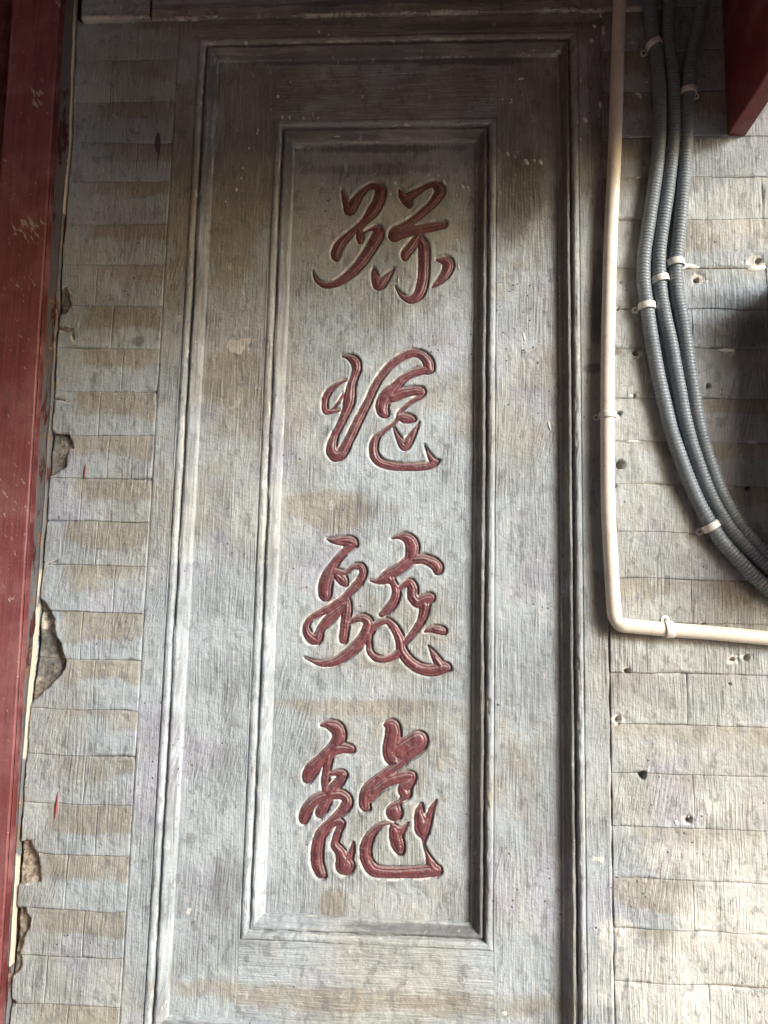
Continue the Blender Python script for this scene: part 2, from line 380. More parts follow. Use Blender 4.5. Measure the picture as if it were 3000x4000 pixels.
# tan grime (+) and washed blue (-) patches, the topmost painting in the brown shade up there; bare lime patches: picture position, half sizes, amount
WASH = [(1500, 90, 1100, 80, 0.5), (2060, 500, 110, 300, 0.5), (1500, 440, 300, 40, 0.4), (560, 330, 130, 60, 0.4), (930, 700, 160, 420, 0.75), (1100, 350, 300, 90, 0.4), (700, 700, 60, 400, 0.5), (1290, 1990, 170, 70, 0.55), (1620, 2010, 200, 50, 0.2),
        (1350, 2750, 300, 40, 0.35), (1400, 2680, 330, 55, -0.9), (1100, 3890, 500, 45, 0.42), (1900, 3920, 330, 45, 0.4), (1700, 3780, 400, 60, -0.6),
        (1000, 3000, 90, 60, -0.5), (1150, 2300, 90, 260, -0.4), (2000, 1500, 110, 180, -0.6), (1300, 3530, 40, 50, 1.0), (860, 3020, 60, 80, -0.9),
        (2330, 1200, 50, 330, -0.8), (2330, 3300, 45, 500, -0.4), (2880, 1500, 160, 300, 0.3), (900, 1480, 120, 120, 0.45), (740, 1700, 40, 500, -0.5),
        (1700, 350, 400, 70, 0.4)]
PALE = [(933, 1350, 52, 26, 0.9), (900, 225, 30, 14, 0.5), (2180, 185, 20, 14, 0.6), (2050, 180, 60, 8, 0.4), (1955, 755, 8, 22, 0.6), 
        (1800, 178, 60, 7, 0.4), (1170, 570, 24, 12, 0.6), (735, 3565, 12, 24, 0.7), (2335, 3355, 22, 12, 0.6), (1290, 3830, 14, 14, 0.5), 
        (700, 1240, 14, 20, 0.8), (1975, 3960, 14, 8, 0.5)]

def sheet(name, x0, x1, z0, z1, h, res, mat, parent, hole=None, extra=None, wear=None, skirt=0.02, **props):
    nu = max(2, int((x1 - x0) / res) + 1); nv = max(2, int((z1 - z0) / res) + 1)
    xs = np.linspace(x0, x1, nu); zs = np.linspace(z0, z1, nv)
    Xg, Zg = np.meshgrid(xs, zs, indexing='ij')
    Hh = h + lumps(Xg, Zg)
    r, g, b = base_wear(Xg, Zg, h)
    if extra is not None: Hh = Hh + extra(Xg, Zg)
    if wear is not None: r, g, b = wear(Xg, Zg, r, g, b)
    V = np.stack([Xg, -Hh, Zg], -1).reshape(-1, 3)
    A = np.stack([r, g, b], -1).reshape(-1, 3)
    Q = quads(nu, nv)
    if hole is not None:
        c = V[Q].mean(axis=1); hx0, hx1, hz0, hz1 = hole
        Q = Q[~((c[:, 0] > hx0) & (c[:, 0] < hx1) & (c[:, 2] > hz0) & (c[:, 2] < hz1))]
    return link(name, mesh_from(name, V, Q, mat, A), parent, **props)

# --- strokes of the four carved characters: centre lines (x, y, half width) in crop units
K = 1659 / 700
CH = {
 1: ((1150, 650), [
   [[(436,200,7),(462,280,26),(495,365,42),(508,392,50)],[(508,392,50),(540,340,46),(578,278,38),(640,208,30),(715,165,30),(785,185,44),(795,240,52),(765,330,52),(720,400,55),(660,480,36),(570,560,30),(480,640,38),(405,725,47),(378,800,44),(382,838,28)],
    [(595,575,22),(605,640,34),(605,685,20)],[(640,600,9),(700,568,14),(765,568,38),(765,635,55),(710,730,52),(640,840,50),(560,935,45),(470,1015,42),(380,1068,34),(290,1088,28),(225,1065,20),(185,1018,12),(168,970,3)]],
   [[(730,935,10),(738,990,26),(760,1055,45),(780,1085,50),(825,1045,42),(870,990,24),(920,940,3)]],
   [[(970,195,8),(1000,250,36),(1035,295,48),(1060,345,28)],[(1035,275,48),(1110,235,38),(1190,185,26),(1280,150,32),(1335,172,48),(1345,225,50),(1285,318,40),(1190,408,35),(1100,480,36),(1010,545,42),(935,590,55),(925,630,55)],
    [(925,625,58),(1010,600,50),(1120,575,46),(1250,550,46),(1340,532,42),(1375,525,38)],[(1150,630,34),(1085,720,44),(1030,790,42),(1020,835,26)],[(1150,650,30),(1190,715,48),(1200,800,50),(1197,950,50),(1183,1080,50),(1150,1170,48),(1090,1218,40),(1030,1210,27),(975,1168,15),(935,1105,3)]],
   [[(1325,850,15),(1395,862,42),(1425,900,52),(1400,980,46),(1345,1045,33),(1298,1088,17),(1275,1108,4)]]]),
 2: ((1150, 1300), [
   [[(445,205,8),(500,218,25),(555,255,44),(572,320,43),(550,400,34),(525,470,38),(512,560,48),(498,640,50),(475,720,40),(430,820,34),(380,920,33),(347,1010,42),(342,1080,50),(375,1130,55),(430,1110,50),(490,1005,42),(560,860,40),(630,720,36),(690,600,34),(750,470,33),(830,350,33),(920,262,34),(1010,205,36),(1100,178,36),(1190,205,40),(1240,270,48),(1250,325,46)],
    [(1240,335,42),(1180,342,36),(1090,368,34),(1000,420,38),(930,490,48),(860,560,60),(815,640,58),(812,710,54),(830,740,44)],
    [(860,570,50),(920,585,46),(1000,552,44),(1100,530,42),(1170,532,38),(1195,548,22)],[(1190,560,18),(1150,590,22),(1090,622,19),(1020,680,17),(968,730,18),(942,800,14),(880,858,14),(800,920,20),(745,980,33),(728,1060,38),(742,1140,40),(800,1200,38),(900,1228,36),(1020,1238,34),(1140,1235,34),(1240,1225,34),(1300,1195,30),(1330,1180,12)],
    [(1290,1195,30),(1250,1130,20),(1225,1080,11),(1205,1030,3)],[(945,800,14),(975,775,30),(1030,785,45),(1085,792,32),(1100,800,20)],
    [(922,880,10),(950,945,20),(985,1005,32),(1020,1045,40),(1060,985,38),(1108,905,24),(1155,828,3)],
    [(470,432,12),(400,462,17),(322,525,27),(283,600,28),(277,680,26),(292,722,26),(350,722,18),(415,710,10)],[(340,705,8),(400,640,10),(452,560,12)]]]),
 3: ((1150, 2050), [
   [[(300,130,8),(370,145,28),(460,148,43),(525,155,46),(555,178,30)],[(520,185,40),(460,245,30),(400,312,34),(345,390,40),(302,480,56),(280,570,60),(277,640,56),(290,672,32)],
    [(360,430,32),(420,445,34),(470,440,20),(540,390,22),(605,385,32),(635,430,32),(605,510,36),(555,570,34),(490,640,28),(430,700,32),(340,762,34),(240,812,30),(150,862,24),(108,930,28),(112,1000,38),(155,1055,46),(200,1072,36)],[(210,1050,42),(240,960,34),(300,890,42),(380,820,38),(450,755,34)],[(400,470,38),(445,515,44),(475,560,14)],
    [(490,705,28),(482,780,44),(470,880,40),(458,980,40),(450,1065,36)],[(510,910,13),(570,872,27),(635,862,38),(685,905,42),(668,980,50),(630,1050,47),(550,1140,46),(455,1218,42),(360,1270,36),(250,1285,27),(160,1262,14),(90,1230,4)],
    [(690,975,24),(730,945,28),(780,912,27),(850,892,28),(900,925,34),(950,1000,40),(982,1090,42),(985,1140,42),(1012,1200,46),(1070,1270,48),(1150,1325,48),(1240,1350,50),(1330,1342,52),(1400,1320,42),(1440,1345,12)],[(1350,1300,42),(1310,1238,34),(1270,1170,17),(1240,1125,4)],
    [(720,975,22),(692,1040,24),(688,1120,26),(702,1185,28),(752,1235,30),(840,1248,28),(930,1215,28),(980,1165,32)],
    [(905,120,9),(970,105,24),(1040,118,44),(1085,175,58),(1090,250,58),(1070,320,46)],[(1110,320,40),(1200,315,42),(1285,352,48),(1325,392,48),(1325,425,36)],[(1060,330,48),(970,400,46),(885,450,52),(835,495,50),(765,520,24),(705,515,8)],[(880,500,45),(905,530,30),(940,600,36),(930,680,38),(890,750,38),(835,805,32),(805,830,24)],
    [(960,590,18),(1010,562,22),(1065,535,36),(1095,590,46),(1095,660,48),(1140,715,50),(1200,700,54),(1255,672,40),(1272,688,24)],[(1205,740,48),(1190,840,38),(1140,940,29),(1080,1020,24),(1020,1090,22),(990,1120,24)]],
   [[(1208,990,9),(1260,968,26),(1330,972,38),(1372,982,36)]]]),
 4: ((1100, 2750), [
   [[(365,200,14),(430,195,38),(505,230,60),(530,310,58),(490,390,54),(430,460,54),(350,530,50),(283,600,58),(245,660,54),(232,700,40)],[(500,420,50),(570,412,44),(630,422,38),(655,430,20)],
    [(430,500,42),(412,600,32),(400,700,34),(395,790,26),(410,840,25)],[(440,655,13),(510,645,27),(568,655,34),(530,720,40),(470,790,42),(440,840,40)],[(440,845,42),(540,842,42),(598,882,42),(600,930,46),(560,988,40),(490,1050,29),(420,1122,28),(362,1200,42),(332,1300,50),(320,1400,52),(327,1500,52),(358,1575,44),(378,1592,30)],
    [(400,850,36),(320,885,42),(252,950,48),(203,1040,46),(192,1085,34)],[(420,900,38),(380,970,43),(345,1018,36),(348,1045,20)],[(370,1230,24),(430,1150,28),(500,1105,29),(550,1112,29),(522,1180,28),(498,1260,30),(493,1320,38),(540,1380,46),(562,1450,58),(582,1505,80)],[(600,1450,40),(642,1380,24),(660,1290,4)]],
   [[(965,195,22),(1022,205,56),(1030,290,68),(1012,390,68),(1015,490,66),(1058,545,42)],[(1080,450,68),(1180,380,72),(1265,335,74),(1258,380,68),(1170,480,46),(1080,562,38),(980,632,36),(880,702,36),(800,780,44),(765,870,46),(770,950,44),(795,968,26)],
    [(812,865,40),(880,790,43),(980,722,46),(1080,692,44),(1180,672,44),(1212,685,32),(1170,740,46),(1130,800,50),(1148,842,43),(1100,900,18),(1055,958,40),(1040,1008,68),(1050,1025,50)]],
   [[(1000,1112,10),(920,1125,20),(850,1182,28),(795,1270,43),(773,1370,48),(790,1470,50),(850,1548,52),(950,1568,48),(1100,1570,48),(1250,1568,48),(1360,1558,52),(1425,1552,48),(1455,1540,26)],
    [(1400,1530,48),(1368,1450,28),(1340,1380,14),(1315,1300,9),(1312,1240,24),(1300,1170,60),(1290,1100,57),(1278,1010,38),(1290,942,17)],[(1322,1130,48),(1360,1060,32),(1390,970,20),(1430,900,4)]],
   [[(1020,1125,14),(1048,1180,46),(1060,1260,56),(1080,1330,52),(1093,1375,32)],[(1080,1195,42),(1120,1162,23),(1170,1110,5)]]]),
}
GLYPH_LABEL = {1: 'topmost', 2: 'second', 3: 'third', 4: 'bottom'}
strokes = []                                     # (character number, dense array of x, z, r in metres)
for ci, (org, groups) in CH.items():
    for grp in groups:
        segs = []
        for line in grp:
            d = catmull(line, 6)
            q = np.array([P(org[0] + a / K, org[1] + b_ / K, H2 + 0.002) for a, b_, _ in d])
            segs.append(np.c_[q[:, 0], q[:, 2], np.maximum(d[:, 2], 1) / K * 0.000396 * 1.07 + 0.0004])
        strokes.append((ci, segs))
def sdf(segs, x, z):
    shp = x.shape; p = np.stack([x.ravel(), z.ravel()], 1); best = np.full(len(p), 1.0)
    for s in segs:
        for a, b in zip(s[:-1], s[1:]):
            e = b[:2] - a[:2]; L2 = e @ e + 1e-12
            t = np.clip(((p - a[:2]) @ e) / L2, 0, 1)
            d = np.hypot(p[:, 0] - a[0] - t * e[0], p[:, 1] - a[1] - t * e[1]) - (a[2] + (b[2] - a[2]) * t)
            np.minimum(best, d, out=best)
    return best.reshape(shp)
DEP, WALLW = 0.0044, 0.0020
def carve_field(Xg, Zg):
    best = np.full(Xg.shape, 1.0); xs = Xg[:, 0]; zs = Zg[0, :]
    for ci, segs in strokes:
        al = np.vstack(segs); m = 0.03
        i0, i1 = np.searchsorted(xs, [al[:, 0].min() - m, al[:, 0].max() + m]); j0, j1 = np.searchsorted(zs, [al[:, 1].min() - m, al[:, 1].max() + m])
        if i1 <= i0 or j1 <= j0: continue
        d = sdf(segs, Xg[i0:i1, j0:j1], Zg[i0:i1, j0:j1])
        best[i0:i1, j0:j1] = np.minimum(best[i0:i1, j0:j1], d)
    return best

panel = thing('carved_panel', 'tall grey plaster panel with four carved dark red Chinese characters in a double moulded frame', 'carved panel')
_sd = {}
def board_extra(Xg, Zg):
    sd = carve_field(Xg, Zg) + 0.0005 * fbm(Xg * 220, Zg * 220, 77, 2); _sd['a'] = sd
    hh = -DEP * (1 - sstep(0.0, WALLW, sd)) + 0.0006 * np.exp(-((sd - 0.0045) / 0.0025) ** 2) * (0.5 + fbm(Xg * 130, Zg * 130, 8, 2))
    return hh
def board_wear(Xg, Zg, r, g, b):
    sd = _sd['a']
    ring = sstep(-0.001, 0.0002, sd) * (1 - sstep(WALLW * 0.75, WALLW * 1.15, sd))
    g = np.clip(g + ring * (0.52 + 0.55 * fbm(Xg * 120, Zg * 120, 14, 2)), 0, 1)
    return r, g, b
sheet('board', IX0 + MWI - 0.002, IX1 - MWI + 0.002, IZ0 + MWI - 0.002, IZ1 - MWI + 0.002, H2, 0.00115, M_V, panel, extra=board_extra, wear=board_wear)

count = 0
for ci in (1, 2, 3, 4):
    gl = None
    mine = [s for c, s in strokes if c == ci]
    mine.sort(key=lambda s: -sum(len(a) for a in s))
    for segs in mine:
        al = np.vstack(segs); m = al[:, 2].max() + 0.002; res = 0.0009
        xs = np.arange(al[:, 0].min() - m, al[:, 0].max() + m, res); zs = np.arange(al[:, 1].min() - m, al[:, 1].max() + m, res)
        Xg, Zg = np.meshgrid(xs, zs, indexing='ij'); sd = sdf(segs, Xg, Zg) + 0.0003 * fbm(Xg * 200, Zg * 200, 3, 2)
        d = np.clip(-sd, 0, 1)
        Hh = H2 + lumps(Xg, Zg) - DEP + 0.0040 * (1 - np.exp(-d / 0.0035)) - np.clip(sd, 0, 1) * 1.5 + 0.0008 * fbm(Xg * 120, Zg * 120, 4, 3) - 0.0009 * np.exp(-((d - 0.0052 - 0.001 * fbm(Xg * 60, Zg * 60, 2, 2)) / 0.0009) ** 2)
        V = np.stack([Xg, -Hh, Zg], -1).reshape(-1, 3); Q = quads(len(xs), len(zs))
        keep = sd.reshape(-1)[Q].min(axis=1) < 0.0006; Q = Q[keep]
        used, inv = np.unique(Q, return_inverse=True)
        me = mesh_from('stroke', V[used], inv.reshape(-1, 4), M_FILL)
        if gl is None:
            gl = link('carved_character', me, panel, label='%s of the four dark red carved cursive characters' % GLYPH_LABEL[ci])
        else:
            link('stroke', me, gl)

# --- mouldings, swept along the four sides of each frame and mitred at the corners
PROF = [(0, 0), (0.0006, -0.0012), (0.0013, -0.0014), (0.0019, 0.0002), (0.0035, 0.0016), (0.006, 0.0022), (0.0085, 0.0018), (0.0102, 0.0006), (0.0110, -0.0006), (0.0116, -0.0060),
        (0.0126, -0.0078), (0.0140, -0.0080), (0.0147, -0.0052), (0.0155, -0.0030), (0.0170, -0.0021), (0.0190, -0.0022), (0.0208, -0.0042), (0.0226, -0.0080), (0.0245, -0.0116), (0.0262, -0.0136), (0.0282, -0.0150), (0.0294, -0.0158), (0.0302, -0.0185), (0.0310, -0.0203)]
PV = np.array(PROF)
def moulding(x0, x1, z0, z1, width, hbase, drop, seed, sides='LRTB'):
    s = PV[:, 0] / 0.031 * width; hh = PV[:, 1] / 0.0203 * drop
    hh = np.where(PV[:, 1] > 0, PV[:, 1], hh)
    hh = hbase + hh
    # finer profile
    sf = np.unique(np.r_[s, (s[1:] + s[:-1]) / 2]); hf = np.interp(sf, s, hh)
    for side in sides:
        L = (z1 - z0) if side in 'LR' else (x1 - x0); n = int(L / 0.0022)
        t = np.linspace(0, 1, n)[:, None]; ss = sf[None, :]
        if side == 'L': Xg = x0 + ss + 0 * t; Zg = (z0 + ss) + t * ((z1 - ss) - (z0 + ss))
        if side == 'R': Xg = x1 - ss + 0 * t; Zg = (z0 + ss) + t * ((z1 - ss) - (z0 + ss))
        if side == 'T': Zg = z1 - ss + 0 * t; Xg = (x0 + ss) + t * ((x1 - ss) - (x0 + ss))
        if side == 'B': Zg = z0 + ss + 0 * t; Xg = (x0 + ss) + t * ((x1 - ss) - (x0 + ss))
        Hh = hf[None, :] + lumps(Xg, Zg)
        # hand-run plaster: edges wander, furrows fill in and chip
        edge = np.clip(np.minimum(t, 1 - t) * L / 0.02, 0, 1)
        wob = 0.0011 * fbm(Xg * 12, Zg * 12, seed, 3) + 0.0007 * fbm(Xg * 70, Zg * 70, seed + 3, 3)
        infl = np.exp(-((ss - 0.0130) / 0.007) ** 2)
        fill = sstep(0.15, 0.5, fbm(Xg * 16, Zg * 16, seed + 9, 3) + 0.05)
        Hh = Hh + infl * fill * np.where((ss > 0.0112 * width / 0.031) & (ss < 0.0155 * width / 0.031), 0.0030, 0)
        thin = np.where(ss < 0.0019, sstep(-0.05, 0.25, fbm(Xg * 9, Zg * 9, seed + 21, 2)) * 0.0013, 0)
        chip = sstep(0.38, 0.5, fbm(Xg * 45, Zg * 45, seed + 12, 4)) * np.exp(-((ss - 0.010) / 0.0035) ** 2)
        Hh = Hh + thin + 0.0010 * fbm(Xg * 110, Zg * 110, seed + 5, 2) * infl - 0.0018 * chip
        if side in 'LR': Xg = Xg + wob * edge * np.sin(np.clip(ss / width, 0, 1) * math.pi)
        else: Zg = Zg + wob * edge * np.sin(np.clip(ss / width, 0, 1) * math.pi)
        r, g, b = base_wear(Xg, Zg, hbase)
        u = ss / width
        ridge = np.exp(-((u - 0.355) / 0.022) ** 2) * 0.85 + np.exp(-((u - 0.965) / 0.03) ** 2) * 0.6 + np.exp(-((u - 0.07) / 0.02) ** 2) * 0.3
        g = np.clip(g + ridge * (0.55 + 0.7 * fbm(Xg * 30, Zg * 30, seed + 6, 2)) + 0.5 * chip, 0, 1)
        r = r + np.where((u > 0.45) & (u < 0.93), -0.5 if side in 'LB' else 0.35, 0) + 0 * Xg  # shadow's brown painted into the right and top hollows
        # black undercoat rubbed bare in the hollow, groove shadow painted into the furrow
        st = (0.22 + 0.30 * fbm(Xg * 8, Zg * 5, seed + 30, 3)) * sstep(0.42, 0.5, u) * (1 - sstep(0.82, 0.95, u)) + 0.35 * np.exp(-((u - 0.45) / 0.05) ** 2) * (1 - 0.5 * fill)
        V = np.stack([Xg, -Hh, Zg], -1).reshape(-1, 3); A = np.stack([r, g, b], -1).reshape(-1, 3)
        Q = quads(n, len(sf), flip=side in 'LB')
        link('frame_moulding', mesh_from('frame_moulding', V, Q, M_F if side in 'LR' else M_FH, A, stain_shade=st), panel)
moulding(OX0, OX1, OZ0, OZ1, MW, 0.0, -H1, 100)
moulding(IX0, IX1, IZ0, IZ1, MWI, H1, (H1 - H2), 200)

# --- the recessed field between the two frames, in four boards butted together
fx0, fx1, fz0, fz1 = OX0 + MW - 0.002, OX1 - MW + 0.002, OZ0 + MW - 0.002, OZ1 - MW + 0.002
g_ = 0.0003
for (a, b, c, d, mt) in ((fx0, IX0 + 0.0, fz0, fz1, M_V), (IX1, fx1, fz0, fz1, M_V), (IX0 + g_, IX1 - g_, IZ1, fz1, M_H), (IX0 + g_, IX1 - g_, fz0, IZ0, M_H)):
    sheet('field', a, b, c, d, H1, 0.0024, mt, panel)

# --- flat plaster margins round the outer frame
def margin_extra(x, z):
    e = np.minimum(x - XL, XR - x)
    return -0.0012 * (1 - sstep(0, 0.002, e)) + 0.0012 * np.exp(-((e - 0.004) / 0.003) ** 2) * (0.5 + fbm(x * 30, z * 30, 6, 2))
sheet('margin', XL, OX0, -0.84, 0.8125, 0.0, 0.002, M_V, panel, extra=margin_extra)
sheet('margin', OX1, XR, -0.84, 0.8125, 0.0, 0.002, M_V, panel, extra=margin_extra)
sheet('margin', OX0 + g_, OX1 - g_, OZ1, 0.8125, 0.0, 0.002, M_H, panel)
sheet('margin', OX0 + g_, OX1 - g_, -0.84, OZ0, 0.0, 0.003, M_H, panel)

# ------------------------------------------------------------------ brickwork either side
def poly(scale, oy, pts): return np.array([P(a / scale, oy + b / scale)[[0, 2]] for a, b in pts])
# places where the plaster has fallen off the left edge: outline, depth
DMG = [(poly(2.074, 2000, [(330,715),(375,760),(410,800),(430,870),(435,960),(450,1020),(490,1070),(505,1140),(525,1200),(520,1260),(490,1320),(430,1380),(370,1440),(330,1480),(290,1520),(260,1560),(235,1500),(260,1300),(275,1000),(300,860),(315,760)]), 0.011),
       (poly(2.074, 3000, [(155,600),(205,590),(250,600),(275,650),(300,720),(325,790),(335,860),(325,910),(270,930),(200,945),(110,945),(120,800),(140,700)]), 0.008),
       (poly(2.074, 3000, [(90,1145),(200,1140),(215,1190),(245,1230),(230,1320),(190,1390),(170,1460),(150,1510),(180,1530),(175,1600),(160,1640),(120,1670),(40,1670),(55,1500),(70,1300)]), 0.009),
       (poly(2.074, 1000, [(425,1415),(480,1440),(560,1440),(575,1500),(600,1555),(560,1560),(545,1640),(540,1710),(490,1730),(440,1770),(395,1780),(390,1600),(400,1500)]), 0.006),
       (poly(2.074, 1000, [(485,290),(540,250),(560,300),(565,400),(530,480),(480,470),(465,380)]), 0.005),
       (poly(2.074, 1000, [(455,560),(480,570),(600,600),(608,720),(590,690),(575,630),(480,610)]), 0.003),
       (poly(2.074, 1000, [(430,1140),(500,1155),(570,1190),(560,1196),(490,1172),(430,1160)]), 0.005),
       (poly(2.074, 2000, [(345,400),(400,412),(465,398),(460,410),(400,424),(345,416)]), 0.004),
       (poly(2.074, 3000, [(20,1840),(60,1850),(130,1880),(140,1910),(100,1920),(50,1900),(15,1900)]), 0.005),
       (poly(2.074, 0, [(600,0),(680,0),(690,160),(650,165),(620,120)]), 0.012)]
def poly_sd(pl, x, z):
    sh = x.shape; px, pz = x.ravel(), z.ravel(); best = np.full(px.shape, 9.0); ins = np.zeros(px.shape, bool)
    for a, b in zip(pl, np.roll(pl, -1, axis=0)):
        e = b - a; t = np.clip(((px - a[0]) * e[0] + (pz - a[1]) * e[1]) / (e @ e + 1e-12), 0, 1)
        best = np.minimum(best, np.hypot(px - a[0] - t * e[0], pz - a[1] - t * e[1]))
        c = ((a[1] > pz) != (b[1] > pz)) & (px < (b[0] - a[0]) * (pz - a[1]) / (b[1] - a[1] + 1e-12) + a[0]); ins ^= c
    return np.where(ins, -best, best).reshape(sh)
HOLES = [  # plug and nail holes on the right: picture position, hole half size, crumbled halo half size
    (2485, 1378, 10, 26), (2405, 1375, 9, 22), (2420, 1615, 8, 14), (2425, 1815, 16, 34), (2480, 1545, 5, 18), (2765, 1510, 7, 8), (2847, 1372, 5, 22), (2415, 1205, 4, 14), (2925, 1905, 8, 16),
    (2448, 2620, 7, 20), (2412, 2812, 9, 26), (2336, 2886, 10, 26), (2512, 3028, 13, 15), (2690, 3202, 11, 24), (2915, 2575, 9, 24), (2860, 2580, 6, 26), (2720, 1095, 10, 38), (2405, 1900, 5, 16), (2425, 1105, 4, 12), (2745, 2437, 4, 12), (2960, 1020, 10, 45), (2850, 2675, 4, 4)]
def brick_obj(x0, x1, z0, z1, seed, parent, side, res):
    rnd = random.Random(seed % 400 if side != 'R' else seed)
    nu = max(3, int((x1 - x0) / res) + 1); nv = max(3, int((z1 - z0) / res) + 1)
    Xg, Zg = np.meshgrid(np.linspace(x0, x1, nu), np.linspace(z0, z1, nv), indexing='ij')
    proud = rnd.uniform(-0.0004, 0.0005)
    tx, tz = rnd.uniform(-0.005, 0.005), rnd.uniform(-0.022, 0.010)
    cx, cz = ((x0 + x1) / 2 if side == 'R' else XC + 0.08), (z0 + z1) / 2
    Hh = proud + tx * (Xg - cx) + tz * (Zg - cz) + lumps(Xg, Zg) + 0.0011 * fbm(Xg * 45, Zg * 32, 61, 3) + 0.0016 * np.sin(np.pi * (Zg - z0) / (z1 - z0)) ** 1.25
    # joints: rounded arrises, mostly clogged with paint, open in places
    gap = fbm(Xg * 22, Zg * 22, 300, 3)
    ew = 0.0016 + 0.0022 * sstep(0.0, 0.6, gap); dz = np.minimum(Zg - z0, z1 - Zg)
    dxl = Xg - x0; dxr = x1 - Xg
    if side == 'L': dxr = dxr + 1
    dx = np.minimum(dxl, dxr)
    dpt = 0.0001 + 0.0032 * sstep(0.18, 0.6, gap + (0.08 if side == 'R' else 0.0))
    Hh = Hh - dpt * (1 - sstep(0.0, 1.0, dz / ew)) - np.maximum(0.00005, dpt - 0.0010) * (1 - sstep(0.0, 1.0, dx / ew))
    Hh = Hh + 0.0009 * np.exp(-((dz - 0.004) / 0.002) ** 2) * sstep(0.1, 0.5, fbm(Xg * 40, Zg * 12, 71, 2))
    r, g, b = base_wear(Xg, Zg, 0.0)
    v = (Zg - z0) / (z1 - z0)                                # grime keeps to the upper half of each course
    amt = (rnd.uniform(0.65, 1.25) if side != 'R' else rnd.uniform(0.15, 1.05)) * (0.75 + 0.7 * fbm(Xg * 9, Zg * 9, 48, 2))
    edge = rnd.uniform(0.38, 0.62) + 0.30 * fbm(Xg * 14, Zg * 8, 44, 3)
    ins = sstep(0.0, 0.05, Xg - (XC + 0.024) + 0.012 * fbm(Xg * 20, Zg * 20, 49, 2)) if side != 'R' else 1
    r = r * 0.5 + (sstep(edge - 0.16, edge + 0.14, v) * amt * 1.15 - (1 - v) * 0.45) * ins
    g = g + 0.75 * sstep(0.25, 0.55, gap) * (1 - sstep(0.0012, 0.0045, dz)) * (1.0 if side == 'R' else 0.55)
    if side == 'L':
        for pl, dd in DMG:
            if pl[:, 1].min() - 0.01 > z1 or pl[:, 1].max() + 0.01 < z0: continue
            q = poly_sd(pl, Xg, Zg) + 0.0022 * fbm(Xg * 130, Zg * 130, 33, 3)
            e = 1 - sstep(-0.0012, 0.0012, q)
            Hh = Hh - e * (dd * (0.75 + 0.25 * sstep(0, 0.012, -q)) + 0.0032 * fbm(Xg * 60, Zg * 60, 90, 4) + 0.0025 * fbm(Xg * 20, Zg * 35, 93, 2)); b = np.maximum(b, e)
            g = np.maximum(g, 0.75 * np.exp(-((q - 0.0012) / 0.0016) ** 2) * (fbm(Xg * 60, Zg * 60, 7, 2) > -0.15))
        # broken left edge along the crack
        brk = crackx(Zg) + 0.0012 + 0.0016 * fbm(Xg * 0 + 1, Zg * 45, 15, 4)
        Hh = Hh - 0.012 * (1 - sstep(-0.0015, 0.0015, Xg - brk)); g = np.maximum(g, 0.6 * (1 - sstep(0.001, 0.004, abs(Xg - brk - 0.002))) * (fbm(Xg * 20, Zg * 20, 5, 2) > 0.05))
    else:
        for px, py, rh, rr in HOLES:
            e = ell(Xg, Zg, px, py, rr * 0.85, rr * 0.62, 0.0, 0.15, 130, 1.0)
            if e.max() > 0:
                Hh = Hh - e * 0.0014; g = np.maximum(g, e * 0.7)
            e2 = ell(Xg, Zg, px, py, rh, rh, 0.0, 0.25, 120, 0.4)
            if e2.max() > 0: Hh = Hh - e2 * 0.014
    taper = sstep(0, 0.01, Xg - (XC - 0.02)) * (1 if side == 'R' else sstep(0, 0.02, XL - Xg))
    Zg = Zg + 0.0030 * fbm(Xg * 13, Zg * 7, 83, 3) * taper      # no course is dead straight
    V = np.stack([Xg, -Hh, Zg], -1); Av = np.stack([r, g, b], -1)
    # side faces back into the bed
    n0 = nu * nv
    ring = [(i, 0) for i in range(nu)] + [(nu - 1, j) for j in range(1, nv)] + [(i, nv - 1) for i in range(nu - 2, -1, -1)] + [(0, j) for j in range(nv - 2, 0, -1)]
    idx = np.array([i * nv + j for i, j in ring]); Vf = V.reshape(-1, 3); Af = Av.reshape(-1, 3)
    back = Vf[idx].copy(); back[:, 1] = 0.030
    k = len(idx); jn = np.roll(np.arange(k), -1)
    Qs = np.stack([idx, n0 + np.arange(k), n0 + jn, idx[jn]], -1)
    me = mesh_from('brick', np.vstack([Vf, back]), np.vstack([quads(nu, nv), Qs]), M_V, np.vstack([Af, Af[idx]]))
    return link('brick', me, parent)

jl = [-60, 72, 236, 400, 560, 708, 875, 1035, 1197, 1364, 1530, 1699, 1868, 2036, 2212, 2395, 2579, 2776, 2955, 3145, 3342, 3559, 3745, 3935, 4120]
lw = thing('brick_wall', 'narrow strip of grey painted brick courses with crumbling left edge between the red post and the carved panel', 'brick wall')
zl = [P(430, y)[2] for y in jl]; zl[0] = zl[1] + 0.066
for i in range(1, len(jl) - 1):
    zt, zb = zl[i], zl[i + 1]; gp = 0.0
    mid = XC + (0.085, 0.108, 0.070, 0.095, 0.122)[i % 5] + 0.006 * random.uniform(-1, 1)
    brick_obj(XC - 0.004, mid - gp, zb + gp, zt - gp, 1000 + i, lw, 'L', 0.0019)
    brick_obj(mid + gp, XL - gp, zb + gp, zt - gp, 1400 + i, lw, 'M', 0.0019)
jr = [31, 200, 361, 535, 694, 858, 1046, 1207, 1361, 1554, 1723, 1892, 2077, 2260, 2430, 2627, 2829, 3019, 3226, 3429, 3624, 3834, 4040, 4240]
rw = thing('brick_wall', 'grey painted brick wall right of the carved panel, drilled with plug holes and crossed by pipes', 'brick wall')
zr = [P(2450, y)[2] for y in jr]; zr = [zr[0] + 0.066 * k for k in (3, 2, 1)] + zr
